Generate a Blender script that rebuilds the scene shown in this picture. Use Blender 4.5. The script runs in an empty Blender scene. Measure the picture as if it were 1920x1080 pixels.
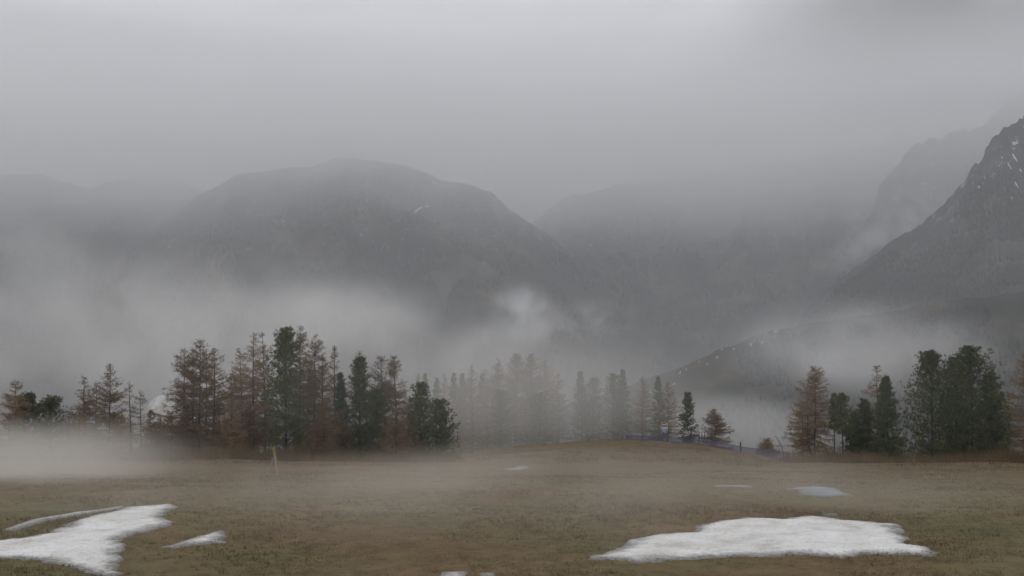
import bpy, math, random
import numpy as np

# ------------------------------------------------------------------ camera, sky, sun, exposure
S = bpy.context.scene
COL = S.collection
FPX = 2059.0                    # focal length in pixels of a 1920 px wide frame (about 50 degrees)
CAMH = 6.0
PITCH = math.atan(100.0 / FPX)
cam_d = bpy.data.cameras.new('camera')
cam_d.sensor_width = 36.0
cam_d.lens = 36.0 * FPX / 1920.0
cam_d.clip_start = 0.5
cam_d.clip_end = 30000.0
cam = bpy.data.objects.new('camera', cam_d)
COL.objects.link(cam)
cam.location = (0, 0, CAMH)
cam.rotation_euler = (math.pi / 2 + PITCH, 0, 0)
S.camera = cam

def ray(px, py):
    u = (px - 960.0) / FPX; v = (540.0 - py) / FPX
    c, s = math.cos(PITCH), math.sin(PITCH)
    return u, c - v * s, s + v * c

SUN_EL, SUN_AZ = math.radians(48), math.radians(215)
w = bpy.data.worlds.new('World')
S.world = w
w.use_nodes = True
nt = w.node_tree
nt.nodes.clear()
N = nt.nodes.new
out = N('ShaderNodeOutputWorld')
bg = N('ShaderNodeBackground')
bg.inputs['Strength'].default_value = 0.1
sky = N('ShaderNodeTexSky')
sky.sky_type = 'NISHITA'
sky.sun_disc = False
sky.sun_elevation = SUN_EL
sky.sun_rotation = SUN_AZ
sky.dust_density = 4.0
hs = N('ShaderNodeHueSaturation')
hs.inputs['Saturation'].default_value = 0.25
tc = N('ShaderNodeTexCoord')
sep = N('ShaderNodeSeparateXYZ')
grad = N('ShaderNodeMapRange')              # an overcast sky is brighter towards the zenith
grad.inputs['From Min'].default_value = -0.05
grad.inputs['From Max'].default_value = 0.75
grad.inputs['To Min'].default_value = 7.9
grad.inputs['To Max'].default_value = 10.0
mp = N('ShaderNodeMapping')
mp.inputs['Scale'].default_value = (1.0, 1.0, 5.5)
mp.inputs['Location'].default_value = (2.35, 0.4, 0.3)
nz = N('ShaderNodeTexNoise')
nz.inputs['Scale'].default_value = 2.1
nz.inputs['Detail'].default_value = 4.0
nz.inputs['Roughness'].default_value = 0.45
nzr = N('ShaderNodeMapRange')
nzr.inputs['From Min'].default_value = 0.3
nzr.inputs['From Max'].default_value = 0.7
nzr.inputs['To Min'].default_value = 0.72
nzr.inputs['To Max'].default_value = 1.12
mul = N('ShaderNodeMath'); mul.operation = 'MULTIPLY'
cmb = N('ShaderNodeMix'); cmb.data_type = 'RGBA'; cmb.blend_type = 'MULTIPLY'
cmb.inputs[0].default_value = 1.0
cmb.inputs[7].default_value = (0.975, 0.99, 1.035, 1)
mix = N('ShaderNodeMix'); mix.data_type = 'RGBA'
mix.inputs[0].default_value = 0.9
L = nt.links.new
L(sky.outputs[0], hs.inputs['Color'])
L(tc.outputs['Generated'], sep.inputs[0])
L(sep.outputs['Z'], grad.inputs['Value'])
L(tc.outputs['Generated'], mp.inputs['Vector'])
L(mp.outputs[0], nz.inputs['Vector'])
L(nz.outputs['Fac'], nzr.inputs['Value'])
L(grad.outputs[0], mul.inputs[0]); L(nzr.outputs[0], mul.inputs[1])
cl_n = N('ShaderNodeTexNoise'); cl_n.inputs['Scale'].default_value = 5.0; cl_n.inputs['Detail'].default_value = 4.0
cl_a = N('ShaderNodeVectorMath'); cl_a.operation = 'MULTIPLY_ADD'; cl_a.inputs[1].default_value = (0.16, 0.16, 0.16)
cl_s = N('ShaderNodeMapping'); cl_s.vector_type = 'POINT'
_c = ray(1830, 140); _n = math.sqrt(sum(v_ * v_ for v_ in _c))
_c = [v_ / _n + 0.08 for v_ in _c]
cl_s.inputs['Scale'].default_value = (1.0, 1.0, 2.3)
cl_s.inputs['Location'].default_value = (-_c[0], -_c[1], -_c[2] * 2.3)
cl_l = N('ShaderNodeVectorMath'); cl_l.operation = 'LENGTH'
cl_r = N('ShaderNodeMapRange'); cl_r.interpolation_type = 'SMOOTHSTEP'
cl_r.inputs['From Min'].default_value = 0.06; cl_r.inputs['From Max'].default_value = 0.3
cl_r.inputs['To Min'].default_value = 0.12; cl_r.inputs['To Max'].default_value = 1.0
cl_m = N('ShaderNodeMath'); cl_m.operation = 'MULTIPLY'
L(tc.outputs['Generated'], cl_n.inputs['Vector']); L(cl_n.outputs['Color'], cl_a.inputs[0]); L(tc.outputs['Generated'], cl_a.inputs[2])
L(cl_a.outputs[0], cl_s.inputs['Vector']); L(cl_s.outputs[0], cl_l.inputs[0]); L(cl_l.outputs['Value'], cl_r.inputs['Value'])
L(mul.outputs[0], cl_m.inputs[0]); L(cl_r.outputs[0], cl_m.inputs[1]); L(cl_m.outputs[0], cmb.inputs[6])
L(hs.outputs[0], mix.inputs[6]); L(cmb.outputs[2], mix.inputs[7])
L(mix.outputs[2], bg.inputs['Color'])
L(bg.outputs[0], out.inputs['Surface'])

sun_d = bpy.data.lights.new('sun', 'SUN')
sun_d.energy = 0.6
sun_d.angle = math.radians(25)
sun_d.color = (1.0, 0.96, 0.9)
sun = bpy.data.objects.new('sun', sun_d)
COL.objects.link(sun)
sun.rotation_euler = (math.pi / 2 - SUN_EL, 0, math.pi - SUN_AZ)

S.view_settings.view_transform = 'Standard'
S.view_settings.look = 'None'
S.view_settings.exposure = 0.0
S.view_settings.gamma = 1.0
S.render.engine = 'CYCLES'
S.cycles.max_bounces = 6
S.cycles.diffuse_bounces = 2
S.cycles.glossy_bounces = 1
S.cycles.transparent_max_bounces = 8
S.cycles.volume_bounces = 4
S.cycles.volume_step_rate = 2.0
S.cycles.volume_max_steps = 128
S.cycles.use_denoising = True
S.cycles.use_adaptive_sampling = True
S.cycles.adaptive_threshold = 0.02

# ------------------------------------------------------------------ helpers
random.seed(7)

def at(px, py, d):
    x, y, z = ray(px, py)
    return x * d / y, d, CAMH + z * d / y

def hashn(ix, iy, seed):
    n = (ix.astype(np.int64) * 374761393 + iy.astype(np.int64) * 668265263 + seed * 1442695041) & 0xFFFFFFFF
    n = ((n ^ (n >> 13)) * 1274126177) & 0xFFFFFFFF
    n = n ^ (n >> 16)
    return (n & 0xFFFFFF) / float(0xFFFFFF)

def vnoise(x, y, seed=0):
    x = np.asarray(x, float); y = np.asarray(y, float)
    ix = np.floor(x); iy = np.floor(y)
    fx = x - ix; fy = y - iy
    fx = fx * fx * (3 - 2 * fx); fy = fy * fy * (3 - 2 * fy)
    a = hashn(ix, iy, seed); b = hashn(ix + 1, iy, seed)
    c = hashn(ix, iy + 1, seed); d = hashn(ix + 1, iy + 1, seed)
    return (a * (1 - fx) + b * fx) * (1 - fy) + (c * (1 - fx) + d * fx) * fy

def fbm(x, y, seed=0, oct=5, gain=0.5):
    t = 0; a = 1.0; s = 0
    for i in range(oct):
        t = t + a * (vnoise(x, y, seed + i * 17) * 2 - 1)
        s += a; a *= gain; x = x * 2.03 + 3.1; y = y * 2.03 + 1.7
    return t / s

def mesh_from(name, V, F, mats, smooth=False, attr=None):
    """V (n,3) array; F a list of (m,k) index arrays, one per polygon size; attr: per-vertex 0..1 colour variation"""
    me = bpy.data.meshes.new(name)
    V = np.asarray(V, np.float32)
    me.vertices.add(len(V))
    me.vertices.foreach_set('co', V.ravel())
    if not isinstance(F, list): F = [F]
    F = [np.asarray(f, np.int32) for f in F if len(f)]
    loops = np.concatenate([f.ravel() for f in F])
    sizes = np.concatenate([np.full(len(f), f.shape[1], np.int32) for f in F])
    starts = np.concatenate([[0], np.cumsum(sizes)[:-1]]).astype(np.int32)
    me.loops.add(len(loops))
    me.loops.foreach_set('vertex_index', loops)
    me.polygons.add(len(sizes))
    me.polygons.foreach_set('loop_start', starts)
    me.polygons.foreach_set('loop_total', sizes)
    if smooth:
        me.polygons.foreach_set('use_smooth', np.ones(len(sizes), bool))
    if attr is not None:
        a = me.attributes.new('vary', 'FLOAT', 'POINT')
        a.data.foreach_set('value', np.asarray(attr, np.float32))
    me.update(calc_edges=True)
    for m in (mats if isinstance(mats, (list, tuple)) else [mats]):
        me.materials.append(m)
    return me

def link(name, data, parent=None, loc=(0, 0, 0), rotz=0.0):
    o = bpy.data.objects.new(name, data)
    COL.objects.link(o)
    o.location = loc
    o.rotation_euler = (0, 0, rotz)
    if parent: o.parent = parent
    return o

def tag(o, label=None, cat=None, group=None, kind=None):
    if label: o['label'] = label
    if cat: o['category'] = cat
    if group: o['group'] = group
    if kind: o['kind'] = kind
    return o

def tube(pts, rad, sides=6):
    """tapered tube along a polyline -> verts, quads"""
    pts = np.asarray(pts, float); n = len(pts)
    rad = np.broadcast_to(np.asarray(rad, float), (n,))
    tan = np.gradient(pts, axis=0)
    tan /= np.linalg.norm(tan, axis=1)[:, None] + 1e-9
    ref = np.where(np.abs(tan[:, 2:3]) > 0.9, np.array([[1., 0, 0]]), np.array([[0, 0, 1.]]))
    a = np.cross(tan, ref); a /= np.linalg.norm(a, axis=1)[:, None] + 1e-9
    b = np.cross(tan, a)
    th = np.linspace(0, 2 * math.pi, sides, endpoint=False)
    V = pts[:, None, :] + rad[:, None, None] * (a[:, None, :] * np.cos(th)[None, :, None] + b[:, None, :] * np.sin(th)[None, :, None])
    V = V.reshape(-1, 3)
    i = np.arange(n - 1)[:, None] * sides; j = np.arange(sides)[None, :]; k = (j + 1) % sides
    F = np.stack([i + j, i + k, i + sides + k, i + sides + j], -1).reshape(-1, 4)
    return V, F

def box(c, s, rz=0.0):
    x, y, z = s[0] / 2, s[1] / 2, s[2] / 2
    V = np.array([[-x, -y, -z], [x, -y, -z], [x, y, -z], [-x, y, -z], [-x, -y, z], [x, -y, z], [x, y, z], [-x, y, z]])
    R = np.array([[math.cos(rz), -math.sin(rz), 0], [math.sin(rz), math.cos(rz), 0], [0, 0, 1]])
    V = V @ R.T + np.array(c)
    F = np.array([[0, 3, 2, 1], [4, 5, 6, 7], [0, 1, 5, 4], [1, 2, 6, 5], [2, 3, 7, 6], [3, 0, 4, 7]])
    return V, F

def joinVF(parts):
    V, F, o = [], [], 0
    for v, f in parts:
        V.append(v); F.append(np.asarray(f) + o); o += len(v)
    return np.concatenate(V), np.concatenate(F)

ORD = ['first', 'second', 'third', 'fourth', 'fifth', 'sixth', 'seventh', 'eighth', 'ninth', 'tenth', 'eleventh', 'twelfth', 'thirteenth', 'fourteenth', 'fifteenth', 'sixteenth']
# ------------------------------------------------------------------ materials
def mat_base(name, rough=0.9):
    m = bpy.data.materials.new(name); m.use_nodes = True
    b = m.node_tree.nodes['Principled BSDF']
    b.inputs['Roughness'].default_value = rough
    b.inputs['Specular IOR Level'].default_value = 0.15
    return m, m.node_tree, b

def ramp(t, stops):
    r = t.nodes.new('ShaderNodeValToRGB')
    e = r.color_ramp.elements
    e[0].position, e[0].color = stops[0][0], (*stops[0][1], 1)
    e[1].position, e[1].color = stops[-1][0], (*stops[-1][1], 1)
    for p, c in stops[1:-1]:
        x = e.new(p); x.color = (*c, 1)
    return r

def noise_node(t, scale, detail=5, rough=0.6, coord='Object', stretch=(1, 1, 1)):
    tcn = t.nodes.new('ShaderNodeTexCoord'); m = t.nodes.new('ShaderNodeMapping')
    m.inputs['Scale'].default_value = stretch
    n = t.nodes.new('ShaderNodeTexNoise')
    n.inputs['Scale'].default_value = scale
    n.inputs['Detail'].default_value = detail
    n.inputs['Roughness'].default_value = rough
    t.links.new(tcn.outputs[coord], m.inputs[0]); t.links.new(m.outputs[0], n.inputs['Vector'])
    return n

def bump(t, b, n, strength, dist):
    k = t.nodes.new('ShaderNodeBump')
    k.inputs['Strength'].default_value = strength; k.inputs['Distance'].default_value = dist
    t.links.new(n.outputs['Fac'], k.inputs['Height']); t.links.new(k.outputs[0], b.inputs['Normal'])

def noise_mat(name, stops, scale, detail=5, rough=0.9, stretch=(1, 1, 1), bstr=0.3, bdist=0.05):
    m, t, b = mat_base(name, rough)
    n = noise_node(t, scale, detail, 0.6, 'Object', stretch)
    r = ramp(t, stops)
    t.links.new(n.outputs['Fac'], r.inputs[0]); t.links.new(r.outputs[0], b.inputs['Base Color'])
    if bstr: bump(t, b, n, bstr, bdist)
    return m

def vary_mat(name, stops, rough=0.85, rnd=0.25):
    """colour from the 'vary' attribute (leaf to leaf) shifted a little from tree to tree"""
    m, t, b = mat_base(name, rough)
    a = t.nodes.new('ShaderNodeAttribute'); a.attribute_name = 'vary'
    oi = t.nodes.new('ShaderNodeObjectInfo')
    mr = t.nodes.new('ShaderNodeMapRange')
    mr.inputs['To Min'].default_value = -rnd; mr.inputs['To Max'].default_value = rnd
    ad = t.nodes.new('ShaderNodeMath'); ad.operation = 'ADD'
    r = ramp(t, stops)
    t.links.new(oi.outputs['Random'], mr.inputs['Value'])
    t.links.new(a.outputs['Fac'], ad.inputs[0]); t.links.new(mr.outputs[0], ad.inputs[1])
    t.links.new(ad.outputs[0], r.inputs[0]); t.links.new(r.outputs[0], b.inputs['Base Color'])
    return m

M_larch = vary_mat('larch_twigs', [(0, (0.105, 0.069, 0.037)), (0.5, (0.19, 0.128, 0.069)), (1, (0.31, 0.22, 0.12))])
M_gold = vary_mat('larch_twigs_budding', [(0, (0.115, 0.072, 0.035)), (0.5, (0.195, 0.125, 0.055)), (1, (0.30, 0.21, 0.095))])
M_bark = noise_mat('larch_bark', [(0.3, (0.035, 0.026, 0.022)), (0.7, (0.085, 0.066, 0.055))], 9, stretch=(1, 1, 0.2), bstr=0.6)
M_pine = vary_mat('pine_needles', [(0, (0.034, 0.047, 0.019)), (0.5, (0.074, 0.093, 0.036)), (1, (0.14, 0.155, 0.056))])
M_spruce = vary_mat('spruce_needles', [(0, (0.028, 0.044, 0.022)), (0.5, (0.056, 0.08, 0.038)), (1, (0.1, 0.125, 0.053))])
M_shrub = vary_mat('shrub_twigs', [(0, (0.06, 0.040, 0.02)), (0.5, (0.108, 0.072, 0.035)), (1, (0.18, 0.125, 0.063))])
M_grass = vary_mat('dry_grass', [(0, (0.085, 0.06, 0.034)), (0.45, (0.125, 0.092, 0.054)), (0.7, (0.105, 0.095, 0.05)), (1, (0.21, 0.16, 0.1))])
M_forest = vary_mat('far_conifers', [(0, (0.018, 0.023, 0.02)), (0.55, (0.028, 0.033, 0.028)), (0.85, (0.045, 0.04, 0.031)), (1, (0.06, 0.05, 0.036))], rnd=0.0)
def snow_mat(name, margin, stops):
    """old snow: grey and wet where it thins out at the margin ('vary' = distance from it), dirt specks and pits"""
    m, t, b = mat_base(name, 0.55)
    n = noise_node(t, 0.9, 8, 0.65); r = ramp(t, stops)
    n2 = noise_node(t, 9.0, 6, 0.7); r2 = ramp(t, [(0.28, (0.38, 0.32, 0.25)), (0.46, (1, 1, 1))])
    at_ = t.nodes.new('ShaderNodeAttribute'); at_.attribute_name = 'vary'
    ad = t.nodes.new('ShaderNodeMath'); ad.operation = 'MULTIPLY_ADD'; ad.inputs[1].default_value = 0.7
    sb = t.nodes.new('ShaderNodeMapRange'); sb.inputs['From Min'].default_value = 0.38; sb.inputs['From Max'].default_value = 0.85
    m1 = t.nodes.new('ShaderNodeMix'); m1.data_type = 'RGBA'; m1.inputs[6].default_value = (*margin, 1)
    m2 = t.nodes.new('ShaderNodeMix'); m2.data_type = 'RGBA'; m2.blend_type = 'MULTIPLY'; m2.inputs[0].default_value = 1
    l = t.links.new
    l(n.outputs['Fac'], r.inputs[0]); l(n2.outputs['Fac'], r2.inputs[0])
    l(n2.outputs['Fac'], ad.inputs[0]); l(at_.outputs['Fac'], ad.inputs[2]); l(ad.outputs[0], sb.inputs['Value'])
    l(sb.outputs[0], m1.inputs[0]); l(r.outputs[0], m1.inputs[7]); l(m1.outputs[2], m2.inputs[6]); l(r2.outputs[0], m2.inputs[7])
    l(m2.outputs[2], b.inputs['Base Color'])
    bump(t, b, n2, 0.7, 0.05)
    return m
M_snow = snow_mat('old_snow', (0.18, 0.172, 0.16), [(0.3, (0.44, 0.42, 0.39)), (0.48, (0.64, 0.63, 0.61)), (0.7, (0.76, 0.765, 0.77))])
M_mistsnow = snow_mat('mist_dulled_snow', (0.12, 0.11, 0.095), [(0.3, (0.15, 0.165, 0.185)), (0.5, (0.2, 0.23, 0.265)), (0.75, (0.3, 0.33, 0.37))])  # dulling by mist is painted into the blue-grey of these farther patches
M_farsnow = noise_mat('far_snow', [(0.3, (0.42, 0.42, 0.42)), (0.7, (0.62, 0.62, 0.63))], 0.2, 4, 0.7, bstr=0)
M_wood = noise_mat('weathered_wood', [(0.3, (0.16, 0.135, 0.11)), (0.7, (0.32, 0.28, 0.235))], 14, stretch=(1, 1, 0.1))
M_yellow = noise_mat('yellow_paint', [(0.3, (0.17, 0.135, 0.045)), (0.7, (0.23, 0.185, 0.06))], 12, rough=0.6)
M_blue = noise_mat('blue_net', [(0.3, (0.068, 0.066, 0.125)), (0.7, (0.095, 0.09, 0.165))], 3, rough=0.6, bstr=0)
M_post = noise_mat('fence_post', [(0.3, (0.10, 0.085, 0.11)), (0.7, (0.16, 0.135, 0.16))], 6, rough=0.6)
M_white = noise_mat('white_print', [(0.3, (0.36, 0.36, 0.36)), (0.7, (0.5, 0.49, 0.48))], 5, rough=0.5, bstr=0)
M_red = noise_mat('red_print', [(0.3, (0.3, 0.13, 0.11)), (0.7, (0.38, 0.18, 0.15))], 5, rough=0.5, bstr=0)
M_bluep = noise_mat('blue_print', [(0.3, (0.12, 0.14, 0.27)), (0.7, (0.16, 0.19, 0.34))], 5, rough=0.5, bstr=0)
M_rock = noise_mat('pale_boulder', [(0.3, (0.33, 0.325, 0.32)), (0.55, (0.5, 0.5, 0.49)), (0.75, (0.62, 0.62, 0.61))], 1.3, 8, bstr=0.7, bdist=0.15)

# meadow
M_ground, t, b = mat_base('alpine_meadow', 0.95)
n1 = noise_node(t, 0.09, 6, 0.6); n2 = noise_node(t, 1.1, 8, 0.7); n3 = noise_node(t, 0.16, 6, 0.6, stretch=(0.6, 1.0, 1))
r1 = ramp(t, [(0.28, (0.105, 0.070, 0.036)), (0.45, (0.126, 0.087, 0.045)), (0.57, (0.115, 0.096, 0.046)), (0.72, (0.085, 0.086, 0.042))])
r2 = ramp(t, [(0.3, (0.62, 0.6, 0.58)), (0.5, (1, 1, 1)), (0.75, (1.4, 1.38, 1.35))])
r3 = ramp(t, [(0.56, (0, 0, 0)), (0.7, (1, 1, 1))])
mA = t.nodes.new('ShaderNodeMix'); mA.data_type = 'RGBA'; mA.blend_type = 'MULTIPLY'; mA.inputs[0].default_value = 1
mB = t.nodes.new('ShaderNodeMix'); mB.data_type = 'RGBA'; mB.inputs[7].default_value = (0.22, 0.155, 0.10, 1)
mF = t.nodes.new('ShaderNodeMath'); mF.operation = 'MULTIPLY'; mF.inputs[1].default_value = 0.55
tcy = t.nodes.new('ShaderNodeTexCoord'); spy = t.nodes.new('ShaderNodeSeparateXYZ'); mry = t.nodes.new('ShaderNodeMapRange')   # the farther slope carries rustier grass
mry.inputs['From Min'].default_value = 48; mry.inputs['From Max'].default_value = 95; mry.inputs['To Max'].default_value = 0.9
mR = t.nodes.new('ShaderNodeMix'); mR.data_type = 'RGBA'; mR.inputs[7].default_value = (0.092, 0.060, 0.027, 1)
t.links.new(tcy.outputs['Object'], spy.inputs[0]); t.links.new(spy.outputs['Y'], mry.inputs['Value']); t.links.new(mry.outputs[0], mR.inputs[0])
t.links.new(mB.outputs[2], mR.inputs[6])
t.links.new(n1.outputs['Fac'], r1.inputs[0]); t.links.new(n2.outputs['Fac'], r2.inputs[0]); t.links.new(n3.outputs['Fac'], r3.inputs[0])
t.links.new(r3.outputs[0], mF.inputs[0]); t.links.new(mF.outputs[0], mB.inputs[0]); t.links.new(r1.outputs[0], mB.inputs[6])
t.links.new(mR.outputs[2], mA.inputs[6]); t.links.new(r2.outputs[0], mA.inputs[7])
t.links.new(mA.outputs[2], b.inputs['Base Color'])
bump(t, b, n2, 0.6, 0.12)

def mountain_mat(name, rocky, snow):
    m, t, b = mat_base(name, 0.95)
    n = noise_node(t, 0.006, 9, 0.65); n2 = noise_node(t, 0.05, 8, 0.7, stretch=(1, 1, 0.35))
    r = ramp(t, [(0.35, (0.022, 0.026, 0.024)), (0.5, (0.034, 0.035, 0.03)), (0.6, (0.085, 0.075, 0.055)), (0.75, (0.13, 0.12, 0.105))]) if not rocky else \
        ramp(t, [(0.3, (0.022, 0.025, 0.025)), (0.5, (0.034, 0.036, 0.035)), (0.68, (0.095, 0.093, 0.09))])
    t.links.new(n.outputs['Fac'], r.inputs[0])
    r2 = ramp(t, [(0.66 - 0.1 * snow, (0, 0, 0)), (0.72 - 0.08 * snow, (1, 1, 1))])
    t.links.new(n2.outputs['Fac'], r2.inputs[0])
    geo = t.nodes.new('ShaderNodeNewGeometry'); sp = t.nodes.new('ShaderNodeSeparateXYZ')
    mr = t.nodes.new('ShaderNodeMapRange')
    mr.inputs['From Min'].default_value = 150; mr.inputs['From Max'].default_value = 520
    t.links.new(geo.outputs['Position'], sp.inputs[0]); t.links.new(sp.outputs['Z'], mr.inputs['Value'])
    mu = t.nodes.new('ShaderNodeMath'); mu.operation = 'MULTIPLY'
    mu2 = t.nodes.new('ShaderNodeMath'); mu2.operation = 'MULTIPLY'; mu2.inputs[1].default_value = 0.75
    t.links.new(r2.outputs[0], mu.inputs[0]); t.links.new(mr.outputs[0], mu.inputs[1]); t.links.new(mu.outputs[0], mu2.inputs[0])
    mx = t.nodes.new('ShaderNodeMix'); mx.data_type = 'RGBA'; mx.inputs[7].default_value = (0.7, 0.7, 0.71, 1)
    t.links.new(mu2.outputs[0], mx.inputs[0]); t.links.new(r.outputs[0], mx.inputs[6])
    t.links.new(mx.outputs[2], b.inputs['Base Color'])
    bump(t, b, n2, 0.8, 6.0)
    return m
M_slope = mountain_mat('forested_slope', False, 0.1)
M_spur = noise_mat('spur_pasture', [(0.35, (0.022, 0.025, 0.021)), (0.52, (0.036, 0.035, 0.028)), (0.68, (0.085, 0.068, 0.045))], 0.03, 8, bstr=0.6, bdist=3.0)
M_high = mountain_mat('high_pasture', False, 0.7)
M_cliff = mountain_mat('rock_face', True, 0.8)

# ------------------------------------------------------------------ ground
CU = np.array([-900, 0, 400, 850, 1000, 1170, 1300, 1400, 1470, 1600, 1920, 2800.])
CROW = np.array([852, 855, 858, 862, 838, 826, 832, 853, 865, 872, 868, 866.])
CD = np.array([135, 135, 135, 140, 165, 175, 172, 165, 155, 140, 140, 140.])
CZ = np.array([at(u, r, d)[2] for u, r, d in zip(CU, CROW, CD)])

def ground_z(x, y):
    x = np.asarray(x, float); y = np.asarray(y, float)
    d = np.maximum(y, 0.0)
    u = 960 + FPX * np.clip(x / np.maximum(y, 1.0), -0.9, 0.9)
    rc = np.interp(u, CU, CD); zc = np.interp(u, CU, CZ)
    z75 = -2.7
    near = np.interp(d, [0, 30, 38, 47, 60, 75], [0, 0.05, -0.08, -0.5, -1.45, z75])
    tt = np.clip((d - 75) / (rc - 75), 0, 1)
    mid = z75 + (zc - z75) * tt
    e = np.maximum(d - rc, 0)
    steep = np.interp(u, [0, 560, 740, 1250, 1450, 1920], [0.0022, 0.0018, 0.0006, 0.0008, 0.0022, 0.0022])
    far = zc - 0.085 * e - steep * np.minimum(e, 160) ** 2 - np.maximum(e - 160, 0) * 0.5
    z = np.where(d < 75, near, np.where(d < rc, mid, far))
    z = np.maximum(z, -390 + 0.004 * d)
    r = np.hypot(x, y)
    und = fbm(x / 14.0, y / 14.0, 3, 4) * (0.28 + 0.5 * np.clip((r - 80) / 50, 0, 1)) * np.clip((r - 8) / 30, 0, 1) + fbm(x / 2.2, y / 2.2, 9, 3) * 0.05
    return z + und

def hit(px, py):
    x, y, z = ray(px, py)
    lo = 15.0
    for d in np.arange(15, 260, 0.5):
        if CAMH + z * d / y < float(ground_z(x * d / y, d)):
            break
        lo = d
    a, c = lo, lo + 0.5
    for _ in range(14):
        m = (a + c) / 2
        if CAMH + z * m / y < float(ground_z(x * m / y, m)): c = m
        else: a = m
    return x * a / y, a, float(ground_z(x * a / y, a))

az = np.radians(np.concatenate([np.arange(-180, -40, 4), np.arange(-40, 40, 0.25), np.arange(40, 180, 4)]))
rr = np.concatenate([[0.5], np.linspace(4, 22, 8), np.linspace(23, 90, 150), np.linspace(91, 200, 90), np.geomspace(205, 9000, 70)])
A, R_ = np.meshgrid(az, rr)
X, Y = np.sin(A) * R_, np.cos(A) * R_
Z = ground_z(X, Y)
na, nr = len(az), len(rr)
i = np.arange(nr - 1)[:, None] * na; j = np.arange(na)[None, :]; k = (j + 1) % na
F = np.stack([i + j, i + k, i + na + k, i + na + j], -1).reshape(-1, 4)[:, ::-1]
g = link('ground', mesh_from('ground', np.stack([X, Y, Z], -1).reshape(-1, 3), F, M_ground, True))
tag(g, 'brown alpine meadow falling away towards the valley', None, None, 'structure')

# ------------------------------------------------------------------ mountains
def mountain(name, label, D, prof, depth, mat, seed, relief, spread=0.0, dtab=None, rough=5.0, crag=0.0, nforest=0, tline=1e9, treeh=(10, 17), zbot=-420):
    prof = np.array(prof, float)
    u = np.arange(prof[0, 0], prof[-1, 0] + 1, 5.0)
    row = np.interp(u, prof[:, 0], prof[:, 1])
    ker = np.ones(3) / 3
    row = np.convolve(np.pad(row, 1, mode='edge'), ker, 'valid')
    row = row + fbm(u / 42.0, u * 0 + seed, seed, 5, 0.6) * rough - np.abs(fbm(u / 17.0, u * 0 + 2.2, seed + 9, 3, 0.6)) * crag * np.clip((520 - row) / 160, 0, 1)
    Dc = np.full_like(u, D) if dtab is None else np.interp(u, [p[0] for p in dtab], [p[1] for p in dtab])
    Dc = Dc + fbm(u / 160.0, u * 0 + 5.5, seed + 5, 3) * spread
    zc = np.array([at(a_, b_, c_)[2] for a_, b_, c_ in zip(u, row, Dc)])
    s = np.concatenate([np.linspace(-1, -0.02, 72), np.linspace(0, 1, 14)])
    U, Sg = np.meshgrid(u, s)
    ZC, DC = np.broadcast_to(zc, U.shape), np.broadcast_to(Dc, U.shape)
    a_ = np.abs(Sg)
    shape = np.where(Sg <= 0, 1 - a_ ** 0.88, 1 - 0.8 * a_ ** 1.2)
    Yd = DC + Sg * depth
    Xd = (U - 960) / FPX * Yd
    env = np.clip(a_ * 3.5, 0, 1)
    gl = 1 - np.abs(fbm(Xd / 340.0, Yd / 800.0, seed + 40, 5, 0.55)) * 2      # gullies run down the slope
    nzv = fbm(Xd / 120.0, Yd / 120.0, seed + 80, 5, 0.6)
    Zd = zbot + (ZC - zbot) * shape + env * relief * ((gl - 0.75) * 1.0 + nzv * 0.45)
    if crag:                                    # rock steps: the upper face climbs in ledges and ribs
        hi_ = np.clip((Zd - 60) / 160, 0, 1) * env
        stp = 46.0 + 10 * fbm(Xd / 200, Yd / 200, seed + 60, 2)
        q_ = Zd / stp; fq = q_ - np.floor(q_)
        Zd = Zd + hi_ * stp * (np.clip((fq - 0.3) / 0.4, 0, 1) - fq) * 0.9
        Yd = Yd - hi_ * np.abs(fbm(U / 14.0, U * 0 + 1.0, seed + 70, 3)) * 60
    V = np.stack([Xd, Yd, Zd], -1).reshape(-1, 3)
    n, m = len(s), len(u)
    i = np.arange(n - 1)[:, None] * m; j = np.arange(m - 1)[None, :]
    F = np.stack([i + j, i + j + 1, i + m + j + 1, i + m + j], -1).reshape(-1, 4)
    o = link(name, mesh_from(name, V, F, mat, True))
    tag(o, label, None, None, 'structure')
    if nforest:
        rg = np.random.default_rng(seed)
        ns = int((s <= 0).sum())
        ii = rg.random(nforest * 2) ** 1.5 * (ns - 2); jj = rg.random(nforest * 2) * (m - 2)
        ii = (ns - 2) - ii
        i0 = ii.astype(int); j0 = jj.astype(int); fi = ii - i0; fj = jj - j0
        G = V.reshape(n, m, 3)
        P = (G[i0, j0] * ((1 - fi) * (1 - fj))[:, None] + G[i0 + 1, j0] * (fi * (1 - fj))[:, None]
             + G[i0, j0 + 1] * ((1 - fi) * fj)[:, None] + G[i0 + 1, j0 + 1] * (fi * fj)[:, None])
        msk = fbm(P[:, 0] / 150, P[:, 1] / 150 + P[:, 2] / 120, seed + 3, 4)
        keep = (msk > -0.06) & (P[:, 2] < tline + 60 * msk)
        P = P[keep][:nforest]
        conifers('forest', 'dark conifer forest covering the ' + label, P, treeh, seed)
    return o, (u, row, Dc)

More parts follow.
